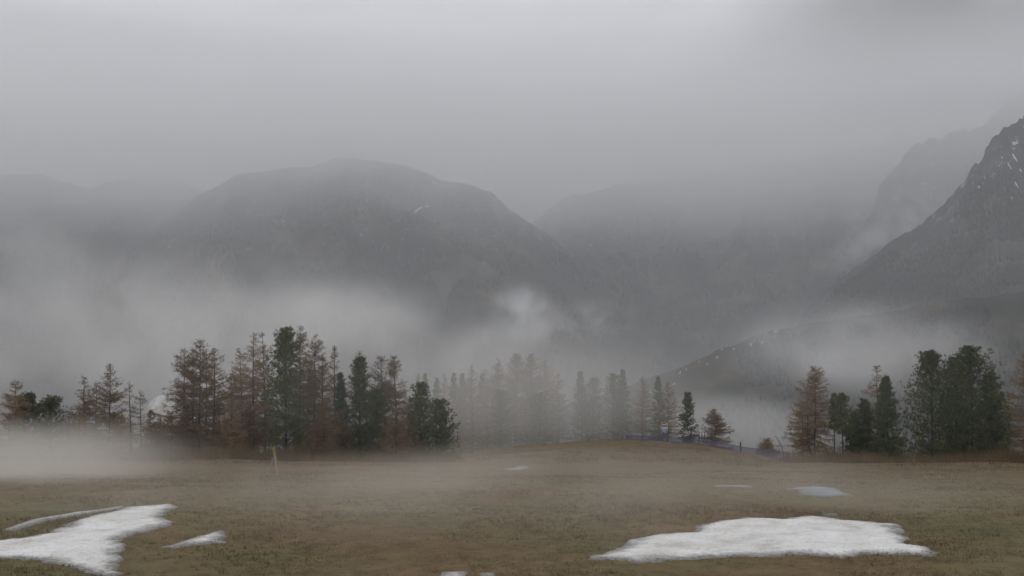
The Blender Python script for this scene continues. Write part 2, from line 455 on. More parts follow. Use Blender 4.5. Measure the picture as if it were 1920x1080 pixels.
def conifers(name, label, P, hr, seed):
    rg = np.random.default_rng(seed + 99)
    n = len(P)
    if n == 0: return
    h = rg.uniform(hr[0], hr[1], n); r = h * rg.uniform(0.14, 0.22, n)
    sides = 4
    th = np.linspace(0, 2 * math.pi, sides, endpoint=False)[None, :] + rg.random(n)[:, None] * 6
    parts = []; F = []
    jit = rg.uniform(0.75, 1.2, (n, sides))
    ring = np.stack([np.cos(th) * r[:, None] * jit, np.sin(th) * r[:, None] * jit, np.broadcast_to((h * 0.08)[:, None], th.shape)], -1)
    apex = np.stack([0 * h, 0 * h, h], -1)[:, None, :]
    ring2 = ring * np.array([0.72, 0.72, 0]) + np.array([0, 0, 1.0]) * (h * 0.42)[:, None, None]
    V = np.concatenate([ring, ring2, apex], 1) + P[:, None, :]
    base = (np.arange(n) * (2 * sides + 1))[:, None]
    jj = np.arange(sides)[None, :]; kk = (jj + 1) % sides
    Q = np.stack([base + jj, base + kk, base + sides + kk, base + sides + jj], -1).reshape(-1, 4)
    T = np.stack([base + sides + jj, base + sides + kk, base + 2 * sides + 0 * jj], -1).reshape(-1, 3)
    var = fbm(P[:, 0] / 220, P[:, 1] / 220 + P[:, 2] / 150, seed + 8, 3) * 0.5 + 0.45 + rg.normal(0, 0.08, n)
    var = np.clip(np.repeat(var, 2 * sides + 1), 0, 1)
    o = link(name, mesh_from(name, V.reshape(-1, 3), [Q, T], M_forest, False, var))
    tag(o, label, None, None, 'stuff')

mountain('mountain', 'far grey peak behind the left saddle', 5600,
         [(-500, 350), (-60, 330), (120, 348), (230, 352), (300, 325), (330, 318), (360, 332), (430, 345), (560, 380), (700, 400)], 1800, M_high, 21, 40, 60)
mountain('mountain', 'faint far ridge closing the gap right of the rounded mountain', 5300,
         [(760, 400), (840, 384), (900, 372), (960, 364), (1040, 368), (1150, 372), (1300, 380), (1450, 400)], 1500, M_high, 25, 60, 60, rough=8.0)
mountain('mountain', 'broad ridge at the left edge', 3950,
         [(-700, 330), (-300, 318), (-60, 336), (0, 329), (60, 324), (110, 342), (150, 350), (190, 344), (240, 337), (325, 336), (385, 362), (440, 400), (560, 470), (700, 520)],
         2000, M_slope, 31, 120, 120, rough=8.0, nforest=4500, tline=700)
mountain('mountain', 'far slope rising into cloud right of centre', 4200,
         [(880, 440), (960, 420), (1010, 412), (1040, 385), (1080, 362), (1150, 350), (1220, 338), (1300, 328), (1400, 318), (1500, 300), (1640, 270), (1800, 240), (2100, 220)],
         2100, M_high, 51, 120, 120, rough=9.0, nforest=5000, tline=560)
_, C_info = mountain('mountain', 'rounded main mountain left of centre', 3500,
         [(180, 520), (260, 450), (330, 395), (385, 362), (440, 328), (500, 318), (560, 314), (640, 298), (700, 300), (760, 313), (820, 335), (860, 338), (920, 362), (950, 385),
          (1000, 420), (1050, 455), (1100, 488), (1200, 555), (1300, 610), (1380, 645), (1460, 700)],
         1900, M_high, 61, 130, 90, rough=9.0, nforest=15000, tline=640)
mountain('mountain', 'pale rock wall behind the right slope', 3300,
         [(1500, 560), (1560, 490), (1600, 445), (1640, 398), (1652, 348), (1690, 312), (1702, 288), (1740, 270), (1790, 258), (1850, 240), (1900, 190), (2000, 140), (2300, 120)],
         900, M_cliff, 71, 60, 40, rough=6.0, crag=22.0, nforest=2500, tline=260)
_, F_info = mountain('mountain', 'dark steep slope at the right edge', 2300,
         [(1150, 760), (1250, 712), (1350, 668), (1440, 632), (1500, 592), (1560, 535), (1600, 503), (1650, 470), (1700, 440), (1760, 400), (1780, 384), (1810, 350), (1840, 315), (1862, 275), (1885, 252),
          (1925, 228), (2000, 170), (2150, 130), (2500, 110)],
         1300, M_cliff, 81, 50, 40, rough=8.0, crag=20.0, nforest=17000, tline=330, treeh=(7, 13))
_, G_info = mountain('hill', 'low ridge dotted with snow below the right slope', 1300,
         [(1020, 770), (1120, 742), (1180, 722), (1240, 702), (1290, 684), (1340, 662), (1400, 636), (1440, 620), (1475, 614), (1510, 606), (1560, 600), (1620, 590), (1700, 578), (1800, 562), (1920, 545), (2100, 520)],
         800, M_spur, 91, 30, 20, rough=6.0, nforest=5500, treeh=(6, 11), zbot=-390)

# ------------------------------------------------------------------ snow
def sdist(px, py, poly):
    poly = np.asarray(poly, float); n = len(poly)
    dmin = np.full(px.shape, 1e9); ins = np.zeros(px.shape, bool)
    for a_ in range(n):
        x0, y0 = poly[a_]; x1, y1 = poly[(a_ + 1) % n]
        dx, dy = x1 - x0, y1 - y0
        tt = np.clip(((px - x0) * dx + (py - y0) * dy) / (dx * dx + dy * dy + 1e-12), 0, 1)
        dmin = np.minimum(dmin, np.hypot(px - x0 - tt * dx, py - y0 - tt * dy))
        c = ((y0 > py) != (y1 > py)) & (px < (x1 - x0) * (py - y0) / (y1 - y0 + 1e-12) + x0)
        ins ^= c
    return np.where(ins, dmin, -dmin)

SNOW_POLYS = []
def snow_patch(label, pix, cell=0.06, thick=0.05, ragged=0.4, seed=1, group='snow patches on the meadow', mat=None):
    poly = np.array([hit(*p)[:2] for p in pix])
    SNOW_POLYS.append(poly)
    lo, hi = poly.min(0) - 0.5, poly.max(0) + 0.5
    xs = np.arange(lo[0], hi[0], cell); ys = np.arange(lo[1], hi[1], cell * 1.4)
    GX, GY = np.meshgrid(xs, ys)
    sd = sdist(GX, GY, poly) + fbm(GX / 0.9, GY / 0.9, seed, 5, 0.6) * ragged + fbm(GX / 0.28, GY / 0.28, seed + 31, 3, 0.7) * ragged * 0.45
    hgt = np.where(sd > 0, thick * (1 - np.exp(-sd / 0.22)), sd * 0.5)
    hgt = hgt + np.clip(sd, 0, 0.5) * (fbm(GX / 1.6, GY / 1.6, seed + 4, 4) * 0.10 + 0.02)
    GZ = ground_z(GX, GY) + 0.02 + np.maximum(hgt, -0.1)
    ok = sd > -0.14
    n, m = GX.shape
    idx = np.arange(n * m).reshape(n, m)
    fk = ok[:-1, :-1] & ok[1:, :-1] & ok[:-1, 1:] & ok[1:, 1:]
    F = np.stack([idx[:-1, :-1], idx[:-1, 1:], idx[1:, 1:], idx[1:, :-1]], -1)[fk]
    used, inv = np.unique(F, return_inverse=True)
    V = np.stack([GX, GY, GZ], -1).reshape(-1, 3)[used]
    base = np.array([V[:, 0].mean(), V[:, 1].mean(), V[:, 2].min()])
    o = link('snow_patch', mesh_from('snow_patch', V - base, inv.reshape(-1, 4), mat or M_snow, True, np.clip(sd / 1.1, 0, 1).reshape(-1)[used]), None, base)
    tag(o, label, 'snow patch', group)

snow_patch('large white snow patch in the right foreground of the meadow',
           [(1345, 978), (1400, 971), (1470, 974), (1520, 968), (1600, 977), (1675, 984), (1690, 1004), (1712, 1022), (1760, 1036), (1755, 1043), (1690, 1039), (1600, 1043), (1480, 1042),
            (1380, 1045), (1300, 1051), (1190, 1054), (1110, 1049), (1150, 1036), (1190, 1016), (1225, 1003), (1300, 999), (1312, 985)], seed=3)
snow_patch('big snow patch at the bottom left corner',
           [(-140, 1030), (-80, 1000), (0, 1014), (70, 1006), (110, 990), (170, 968), (240, 952), (330, 945), (302, 964), (322, 984), (268, 998), (214, 1010), (234, 1022), (214, 1042),
            (218, 1082), (150, 1072), (85, 1051), (0, 1050), (-120, 1056)], seed=5)
snow_patch('thin curved snow strip above the bottom left snow patch', [(8, 994), (60, 975), (140, 962), (230, 949), (228, 953), (140, 968), (62, 984), (20, 996)], ragged=0.12, seed=6)
snow_patch('small ragged snow remnant right of the bottom left snow patch', [(304, 1026), (350, 1016), (398, 1000), (416, 996), (414, 1018), (360, 1022), (330, 1028)], ragged=0.25, seed=7)
snow_patch('tiny snow scrap at the bottom edge near the middle', [(832, 1074), (872, 1073), (876, 1086), (830, 1086)], ragged=0.12, seed=8)
snow_patch('smallest snow scrap at the bottom edge', [(903, 1075), (924, 1075), (922, 1081), (905, 1081)], ragged=0.08, seed=9)
snow_patch('blue-grey snow patch on the slope behind the large right patch', [(1478, 917), (1530, 912), (1575, 917), (1592, 930), (1560, 934), (1510, 930)], ragged=0.5, cell=0.1, seed=10, mat=M_mistsnow)
snow_patch('long thin snow streak left of the blue-grey snow patch', [(1338, 911), (1410, 911), (1408, 915), (1340, 914)], ragged=0.2, cell=0.1, seed=11, mat=M_mistsnow)
snow_patch('small snow spot just behind the large right snow patch', [(1543, 965), (1575, 960), (1574, 967), (1545, 969)], ragged=0.2, seed=12, mat=M_mistsnow)
snow_patch('lone far snow streak below the misty trees in the centre', [(945, 881), (975, 875), (992, 875), (988, 881), (960, 883)], ragged=0.5, cell=0.12, seed=13, mat=M_mistsnow)

def far_snow(label, px, py, wpx, hpx, d, rot, seed, group):
    rg = np.random.default_rng(seed)
    x, y, z = at(px, py, d)
    n = 14; th = np.linspace(0, 2 * math.pi, n, endpoint=False)
    rad = rg.uniform(0.3, 1.2, n)
    a_ = wpx / 2 / FPX * d; c_ = hpx / 2 / FPX * d
    ex = np.cos(th) * rad * a_; ez = np.sin(th) * rad * c_
    lx = ex * math.cos(rot) - ez * math.sin(rot); lz = ex * math.sin(rot) + ez * math.cos(rot)
    ring = np.stack([lx, lz * 0.9, lz], -1); low = ring * 1.05 + np.array([0, 1.5, -1.5])
    V = np.concatenate([ring, low, [[0, -0.6, 0.6]]]) 
    k = np.arange(n); k1 = (k + 1) % n
    T = np.stack([k, k1, np.full(n, 2 * n)], -1); Q = np.stack([n + k, n + k1, k1, k], -1)
    o = link('snow_patch', mesh_from('snow_patch', V, [T, Q], M_farsnow, True), None, (x, y, z))
    tag(o, label, 'snow patch', group)

def crest_d(px, py, D):
    return D
gr = 'snow remnants on the low ridge'
G_SN = [(1454, 609, 8, 3, .1), (1478, 621, 7, 3, 0), (1458, 621, 14, 2.4, .12), (1437, 627, 12, 2.6, .45), (1415, 638, 8, 4, .5), (1408, 645, 12, 4, .8), (1430, 641, 8, 4, .6), (1377, 653, 8, 3, .3),
        (1354, 654, 6, 2.5, .2), (1345, 669, 8, 4, .3), (1326, 682, 5, 4, 0), (1311, 678, 6, 2.5, 0), (1287, 691, 6, 3, .4), (1275, 698, 10, 5, .8), (1264, 719, 8, 4, .6), (1219, 735, 9, 3.5, .4)]
RK = {p_: k_ for k_, p_ in enumerate(sorted([g_[0] for g_ in G_SN], reverse=True))}
for q, (px, py, a_, c_, r_) in enumerate(G_SN):
    row = float(np.interp(px, G_info[0], G_info[1]))
    dd = 1300 - 3 - max(0, (py - row)) * 5.0 - 6
    far_snow('small snow spot on the low ridge, ' + ORD[RK[px]] + ' from the right end of the line', px, max(py, row + 2), a_ * 0.7, c_ * 0.45, dd, r_, 200 + q, gr)
for q, (px, py, a_, c_, r_, lb) in enumerate([
        (784, 393, 22, 4.5, .75, 'larger forked snow streak high on the rounded main mountain'),
        (800, 387, 18, 3, .35, 'thin snow tail right of the forked streak on the main mountain'),
        (815, 342, 9, 4, .1, 'snow spot near the skyline of the main mountain'),
        (733, 360, 9, 3, .1, 'tiny pale spot highest on the face of the main mountain')]):
    row = float(np.interp(px, C_info[0], C_info[1]))
    far_snow(lb, px, py, a_, c_, 3500 - 150 - (py - row) * 8, r_, 300 + q, 'snow streaks on the main mountain')

CR_SN = sorted([(1880, 296, 3, 16), (1893, 310, 2.5, 22), (1904, 296, 3, 30), (1862, 312, 4, 12), (1906, 345, 2.5, 20), (1825, 342, 7, 6), (1836, 350, 4, 8), (1848, 330, 3, 10), (1914, 318, 3, 14)])
for q, (px, py, a_, c_) in enumerate(CR_SN):
    row = float(np.interp(px, F_info[0], F_info[1]))
    far_snow('thin snow streak on the dark right crags, ' + ORD[q] + ' from the left', px, py, a_ * 0.7, c_ * 0.6, 2300 - 6 - max(py - row, 0) * 1.55, 0.1, 400 + q, 'snow streaks on the right crags')

# ------------------------------------------------------------------ trees
def tri_strip_twigs(P, D, Lh, wd, rg):
    """one thin triangle per twig: P base, D unit direction, Lh length, wd base width"""
    n = len(P)
    side = np.cross(D, rg.normal(size=(n, 3))); side /= np.linalg.norm(side, axis=1)[:, None] + 1e-9
    V = np.stack([P - side * wd[:, None] / 2, P + side * wd[:, None] / 2, P + D * Lh[:, None]], 1)
    return V

def trunk_mesh(H, r0, rg, lean=0.02, bend=0.0, mat=None):
    n = 12
    tt = np.linspace(0, 1, n)
    ph = rg.random() * 6.28
    off = (lean * tt + 0.006 * np.sin(tt * 5 + ph)) * H
    dx = off * math.cos(ph) + bend * H * np.sin(tt * math.pi * 0.5) ** 2
    dy = off * math.sin(ph)
    pts = np.stack([dx, dy, tt * H], -1)
    rad = r0 * (1 - tt) ** 0.85 + 0.012
    rad[0] *= 1.35
    V, F = tube(pts, rad, 8)
    return pts, mesh_from('trunk', V, F, mat or M_bark, True)

def larch_crown(H, W, pts, rg, power=1.25, t0=0.16, dens=1.0, mat=None, droop=0.25, thick=1.0):
    nb = int((40 + H * 8.5) * dens)
    t = t0 + (0.985 - t0) * rg.random(nb) ** 0.9
    tz = np.linspace(0, 1, len(pts))
    base = np.stack([np.interp(t, tz, pts[:, c]) for c in range(3)], -1)
    q = (t - t0) / (1 - t0)
    env = W * np.clip((1 - q ** power), 0, 1) ** 0.9 * (0.8 + 0.2 * np.minimum(1, q * 5)) + 0.12
    azs = rg.random(nb) * 2 * math.pi
    # the crown is lopsided: some sides carry longer limbs
    lop = 1 + 0.22 * np.sin(azs * 2 + rg.random() * 6) + 0.15 * np.sin(azs * 3 + t * 9)
    Lb = env * rg.uniform(0.6, 1.1, nb) * lop
    ns = 5
    s = np.linspace(0, 1, ns)
    up0 = rg.uniform(-0.12, 0.18, nb) + 0.55 * q ** 2
    rise = up0[:, None] * s[None, :] - droop * (s[None, :] ** 1.6) * (1 - q[:, None]) + 0.16 * s[None, :] ** 3
    az2 = azs[:, None] + rg.normal(0, 0.14, nb)[:, None] * s[None, :]
    BP = base[:, None, :] + Lb[:, None, None] * np.stack([np.cos(az2) * s, np.sin(az2) * s, rise], -1)
    tw = []; var = []
    # limbs as flat crossed ribbons
    wid = (0.028 + 0.016 * Lb)[:, None] * (1 - 0.8 * s)[None, :] * thick
    VB = []; FB = []; off = 0
    for axis in range(2):
        d = np.array([[0, 0, 1.0]]) if axis == 0 else None
        tang = BP[:, -1] - BP[:, 0]
        sd = np.cross(tang, [0, 0, 1.0]); sd /= np.linalg.norm(sd, axis=1)[:, None] + 1e-9
        if axis == 0: sd = np.tile([[0, 0, 1.0]], (nb, 1))
        a_ = BP - sd[:, None, :] * wid[..., None] / 2; c_ = BP + sd[:, None, :] * wid[..., None] / 2
        VV = np.stack([a_, c_], 2).reshape(-1, 3)
        bi = (np.arange(nb) * ns * 2)[:, None] + (np.arange(ns - 1) * 2)[None, :]
        FB.append(np.stack([bi, bi + 1, bi + 3, bi + 2], -1).reshape(-1, 4) + off); off += len(VV)
        VB.append(VV)
    VB = np.concatenate(VB); FB = np.concatenate(FB)
    # twigs
    cnt = np.maximum(4, (Lb * 11.0).astype(int))
    bi = np.repeat(np.arange(nb), cnt); n = len(bi)
    ss = rg.random(n) ** 0.75
    k0 = np.minimum((ss * (ns - 1)).astype(int), ns - 2); fk = ss * (ns - 1) - k0
    P = BP[bi, k0] * (1 - fk)[:, None] + BP[bi, k0 + 1] * fk[:, None]
    T = BP[bi, k0 + 1] - BP[bi, k0]; T /= np.linalg.norm(T, axis=1)[:, None] + 1e-9
    sd = np.cross(T, [0, 0, 1.0]); sd /= np.linalg.norm(sd, axis=1)[:, None] + 1e-9
    sgn = rg.choice([-1, 1], n)[:, None]
    D = T * rg.uniform(0.3, 0.9, (n, 1)) + sd * sgn * rg.uniform(0.3, 1.0, (n, 1)) + np.array([0, 0, 1.0]) * rg.normal(-0.22, 0.35, (n, 1))
    D /= np.linalg.norm(D, axis=1)[:, None]
    Lt = rg.uniform(0.25, 0.7, n) * (0.3 + 0.7 * np.minimum(1, Lb[bi] * 0.85))
    VT = [tri_strip_twigs(P, D, Lt, np.full(n, 0.034 * thick), rg)]
    tv = np.clip(rg.normal(0.42, 0.16, n) , 0, 1)
    VA = [np.repeat(tv, 3)]
    m = 5 if thick <= 1.01 else 2
    ri = np.repeat(np.arange(n), m)
    P2 = P[ri] + D[ri] * (Lt[ri] * rg.uniform(0.15, 0.95, len(ri)))[:, None]
    D2 = D[ri] * 0.6 + rg.normal(0, 0.62, (len(ri), 3)); D2[:, 2] -= 0.1
    D2 /= np.linalg.norm(D2, axis=1)[:, None]
    VT.append(tri_strip_twigs(P2, D2, rg.uniform(0.14, 0.38, len(ri)) * (0.4 + 0.6 * np.minimum(1, Lb[bi[ri]] * 0.75)), np.full(len(ri), 0.04 * thick), rg))
    VA.append(np.repeat(np.clip(tv[ri] + rg.normal(0.06, 0.13, len(ri)), 0, 1), 3))
    VT = np.concatenate([v.reshape(-1, 3) for v in VT])
    nT = len(VT)
    FT = np.arange(nT).reshape(-1, 3) + len(VB)
    V = np.concatenate([VB, VT]); va = np.concatenate([np.full(len(VB), 0.15), np.concatenate(VA)])
    return mesh_from('crown', V, [FB, FT], mat or M_larch, False, va)

def pine_crown(H, W, pts, rg, shape='column', t0=0.05, dens=1.0, mat=None, near=True):
    tz = np.linspace(0, 1, len(pts))
    nb = int((90 + H * 20) * min(dens, 1.5))
    t = t0 + (0.985 - t0) * rg.random(nb)
    q = (t - t0) / (1 - t0)
    if shape == 'column':      # stone pine: full to the ground, tapering to a blunt rounded top
        env = np.clip(1 - q, 0, 1) ** 0.55 * (0.86 + 0.14 * np.minimum(1, q * 6)); upt = 0.22
    elif shape == 'oval':
        env = np.clip(1 - q ** 1.25, 0, 1) ** 0.62 * (0.88 + 0.12 * np.minimum(1, q * 6)); upt = 0.25
    elif shape == 'open':
        env = 0.5 + 0.5 * np.sin(q * 9 + 1) ** 2; env *= np.clip((1 - q) * 2.2, 0.2, 1); upt = 0.4
    else:                      # spruce: pointed cone
        env = (1 - q) ** 0.8; upt = -0.12
    env = W * env + 0.10
    azs = rg.random(nb) * 2 * math.pi
    lump = 1 + 0.10 * np.sin(azs * 3 + q * 11 + rg.random() * 6) + 0.09 * np.sin(azs * 5 - q * 17)
    hcap = np.clip((H * 1.02 - t * H) / (upt + 0.9 * q ** 1.5 - 0.1), 0.12, 9)
    Lb = np.minimum(env * lump, hcap if shape != 'spruce' else 9) * np.where(rg.random(nb) < 0.6, rg.uniform(0.82, 1.05, nb), rg.uniform(0.35, 0.85, nb))
    base = np.stack([np.interp(t, tz, pts[:, c]) for c in range(3)], -1)
    dirv = np.stack([np.cos(azs), np.sin(azs), upt + (0.9 if shape != 'spruce' else 0.5) * q ** 1.5 + rg.normal(0, 0.10, nb)], -1)
    tip = base + dirv * Lb[:, None]
    # limb: one thin ribbon
    sd = np.cross(dirv, [0, 0, 1.0]); sd /= np.linalg.norm(sd, axis=1)[:, None] + 1e-9
    VB = np.stack([base - sd * 0.03, base + sd * 0.03, tip], 1).reshape(-1, 3)
    # clumps of needles towards the tip of each limb
    nc = 7
    ci = np.repeat(np.arange(nb), nc); n = len(ci)
    f = 1 - rg.random(n) ** 1.2 * 0.7
    cr = np.clip(0.08 + 0.075 * Lb[ci], 0.07, 0.3)
    C = base[ci] + (tip[ci] - base[ci]) * f[:, None] + rg.normal(0, 1, (n, 3)) * cr[:, None] * np.array([0.7, 0.7, 0.35])
    C[:, 2] += 0.10 * Lb[ci] * f ** 3                      # bough tips turn upward
    shade = np.clip(rg.normal(0.46, 0.24, nb), 0, 1)
    m = 13 if near else 6
    ni = np.repeat(np.arange(n), m)
    D = rg.normal(0, 1, (len(ni), 3)); D[:, 2] += 0.95
    outd = C[ni] - base[ci[ni]]; outd[:, 2] *= 0.4
    outd /= np.linalg.norm(outd, axis=1)[:, None] + 1e-6
    D += outd * 0.8
    D /= np.linalg.norm(D, axis=1)[:, None]
    Ln = rg.uniform(0.12, 0.28, len(ni))
    VN = tri_strip_twigs(C[ni] + rg.normal(0, 0.05, (len(ni), 3)), D, Ln, rg.uniform(0.035, 0.07, len(ni)) * (1 if near else 2.0), rg).reshape(-1, 3)
    va = np.concatenate([np.full(len(VB), 0.05), np.repeat(np.clip(shade[ci[ni]] + rg.normal(0, 0.13, len(ni)), 0, 1), 3)])
    V = np.concatenate([VB, VN])
    return mesh_from('crown', V, np.arange(len(V)).reshape(-1, 3), mat or M_pine, False, va)

TREE_BASES = []
def place_tree(kind, px, top, wpx, d, label, group, seed=0, extra=None, base_row=None):
    e = dict(extra or {})
    x, y, zt = at(px, top, d)
    zb = float(ground_z(x, d)) - 0.15
    H = zt - zb
    W = wpx / 2 / FPX * d * {'larch': 1.28, 'gold': 1.28, 'pine': 1.38, 'oval': 1.5}.get(kind, 1.12)
    rg = np.random.default_rng(1000 + seed * 7 + int(px))
    name = {'larch': 'larch_tree', 'gold': 'larch_tree', 'pine': 'stone_pine', 'oval': 'stone_pine', 'open': 'stone_pine', 'spruce': 'spruce_tree'}[kind]
    root = link(name, None, None, (x, d, zb))
    root.empty_display_size = 0.5
    tag(root, label, 'tree', group)
    r0 = H * (0.0085 if kind in ('larch', 'gold') else 0.0095)
    e.setdefault('lean', float(rg.uniform(0.0, 0.03))); e.setdefault('droop', float(rg.uniform(0.08, 0.36)))
    e['power'] = e.get('power', 1.5) * float(rg.uniform(0.85, 1.25))
    pts, tm = trunk_mesh(H, r0 * e.get('tr', 1.0), rg, e.get('lean', 0.012), e.get('bend', 0.0))
    link('trunk', tm, root)
    for (dx, hh) in e.get('stems', []):          # larches that grow several stems from one foot
        tt = np.linspace(0, 1, 10)
        pp = np.stack([dx * W * np.minimum(1, tt * 4) ** 0.7, 0.2 * np.sin(tt * 4), tt * H * hh], -1)
        V, F = tube(pp, r0 * 0.8 * (1 - tt) ** 0.8 + 0.01, 7)
        link('stem', mesh_from('stem', V, F, M_bark, True), root)
    if kind in ('larch', 'gold'):
        cm = larch_crown(H, W, pts, rg, e.get('power', 1.5), e.get('t0', 0.12), e.get('dens', 1.0), M_gold if kind == 'gold' else M_larch, e.get('droop', 0.22), e.get('thick', 1.0 if d < 140 else 1.8))
    else:
        cm = pine_crown(H, W, pts, rg, {'pine': 'column', 'oval': 'oval', 'open': 'open', 'spruce': 'spruce'}[kind], e.get('t0', 0.04), e.get('dens', 1.0),
                        M_spruce if kind == 'spruce' else M_pine, d < 140)
    link('crown', cm, root)
    TREE_BASES.append((x, d))
    return root

gL = 'trees on the left of the meadow edge'
LEFT = [
 ('larch', 32, 712, 74, 118, 'small conical bare larch at the far left edge', dict(power=1.0)),
 ('oval', 55, 742, 58, 122, 'low round dark stone pine right of the leftmost larch', {}),
 ('oval', 99, 747, 56, 120, 'low bushy stone pine at the right end of the far left clump', {}),
 ('larch', 160, 706, 66, 124, 'thin bare larch left of the pointed larch in the far left group', dict(dens=0.8)),
 ('larch', 181, 716, 50, 129, 'short bare larch close against the left side of the pointed larch', dict(dens=0.8)),
 ('larch', 207, 681, 84, 122, 'bare larch with pointed russet top left of the crooked dark larch', dict(power=1.2)),
 ('larch', 247, 713, 30, 118, 'thin crooked dark larch with leaning tip', dict(bend=-0.02, dens=0.5, tr=1.3)),
 ('larch', 266, 729, 40, 119, 'sparse short larch beside the crooked dark larch', dict(dens=0.55)),
 ('larch', 346, 652, 74, 124, 'broad bare larch forming the left side of the multi-stemmed brown clump', dict(power=1.5, dens=1.1)),
 ('larch', 376, 636, 92, 122, 'tall russet larch with several parallel stems, middle of the brown clump', dict(power=1.9, dens=1.25, stems=[(-0.22, .9), (0.2, .93)])),
 ('larch', 402, 652, 56, 117, 'bare larch with dark straight trunk on the right of the brown clump', dict(power=1.6, tr=1.3)),
 ('larch', 438, 696, 56, 128, 'short reddish larch filling the gap between two tall brown clumps', {}),
 ('larch', 457, 652, 62, 127, 'slim bare larch leaning on the left of the twin-topped larches', {}),
 ('larch', 477, 621, 72, 120, 'tall bare larch with dark trunk just left of the big stone pine', dict(power=1.3, tr=1.2)),
 ('larch', 500, 622, 52, 128, 'narrow bare larch touching the left flank of the big stone pine', dict(power=1.3)),
 ('pine', 538, 621, 92, 121, 'biggest dark green stone pine with rounded top in the left group', dict(dens=1.5)),
 ('gold', 563, 609, 66, 129, 'tallest golden brown larch behind the big stone pine', dict(power=1.4, dens=1.2)),
 ('gold', 588, 625, 76, 131, 'golden brown larch leaning out right of the tallest larch', dict(power=1.6, dens=1.2)),
 ('gold', 606, 668, 60, 126, 'lower golden larch at the right foot of the golden pair', dict(dens=1.1)),
 ('larch', 627, 647, 52, 124, 'slim bare larch standing alone between the golden larches and the spruce', dict(power=1.2)),
 ('spruce', 642, 700, 42, 122, 'narrow dark spruce in front of the slim bare larch', dict(dens=1.0)),
 ('larch', 676, 657, 44, 131, 'bare larch tip rising behind the dark pointed spruce', {}),
 ('pine', 675, 674, 56, 122, 'dark pointed spruce-like pine right of the slim bare larch', dict(dens=1.1)),
 ('pine', 707, 737, 60, 119, 'low dark pine in front of two bare larches', {}),
 ('larch', 717, 666, 66, 126, 'left of two equal bare larches near the right end of the left group', dict(power=1.6)),
 ('larch', 745, 666, 76, 125, 'right of two equal bare larches near the right end of the left group', dict(power=1.6, tr=1.2)),
 ('pine', 786, 722, 58, 121, 'dark pine second from the right end of the left group', dict(dens=1.1)),
 ('pine', 827, 754, 60, 120, 'dark pine at the right end of the left group', dict(dens=1.1)),
]
for q, (kd, px, top, wp, d, lb, ex) in enumerate(LEFT):
    place_tree(kd, px, top, wp, d, lb, gL, q, ex)

YOUNG = [(20, 775, 'leftmost larch'), (128, 770, 'far left stone pines'), (150, 772, 'thin larch of the far left group'), (228, 778, 'crooked dark larch, on its left'), (284, 770, 'pale boulder, on its left'), (300, 785, 'pale boulder, in front of it'),
         (322, 772, 'pale boulder, on its right'), (352, 760, 'brown multi-stemmed clump'), (412, 755, 'dark straight trunk of the brown clump'), (436, 748, 'short reddish larch'), (470, 760, 'twin-topped larches'),
         (608, 752, 'golden larches'), (640, 770, 'narrow dark spruce'), (742, 765, 'two equal bare larches'), (768, 752, 'second last dark pine of the left group')]
for q, (px, top, lb) in enumerate(YOUNG):
    place_tree('larch', px, top, 52, 114 + (q * 5) % 9, 'low young larch at the foot of the ' + lb, 'young larches below the left trees', 60 + q, dict(dens=1.5, t0=0.03, power=1.4))

gR = 'trees on the right of the meadow edge'
RIGHT = [
 ('larch', 1525, 684, 88, 124, 'broad bare larch standing left of the thin pines on the right', dict(power=1.5, dens=1.3, stems=[(-0.2, .85)])),
 ('larch', 1503, 735, 66, 127, 'lower bare larch on the left flank of the broad larch', dict(dens=0.9)),
 ('open', 1562, 740, 16, 122, 'thinnest stick-like pine right of the broad larch', dict(t0=0.5, dens=0.55)),
 ('open', 1579, 740, 34, 120, 'thin tall pine with bare lower trunk and tufted top', dict(t0=0.42, dens=0.7, tr=1.2)),
 ('pine', 1601, 776, 34, 124, 'small pine tuft right of the thin tall pine', {}),
 ('pine', 1622, 752, 34, 125, 'small dark pine left of the conical spruce', {}),
 ('larch', 1642, 684, 62, 130, 'bare larch rising behind the conical dark spruce', dict(power=1.3)),
 ('spruce', 1663, 705, 72, 123, 'conical dark spruce left of the two big rounded pines', dict(dens=1.5)),
 ('oval', 1744, 664, 88, 124, 'left one of two big rounded stone pines on the right', dict(dens=1.9)),
 ('oval', 1789, 674, 60, 130, 'pine squeezed between the two big rounded pines', dict(dens=1.4)),
 ('oval', 1818, 655, 96, 123, 'tallest rounded stone pine on the right', dict(dens=1.9)),
 ('oval', 1857, 702, 56, 121, 'shorter pine against the right flank of the tallest rounded pine', dict(dens=1.2)),
 ('larch', 1890, 735, 60, 126, 'low sparse larch between the rounded pines and the right edge', dict(dens=0.8)),
 ('larch', 1916, 664, 66, 128, 'reddish bare larch at the right edge', dict(power=1.3)),
]
for q, (kd, px, top, wp, d, lb, ex) in enumerate(RIGHT):
    place_tree(kd, px, top, wp, d, lb, gR, 100 + q, ex)

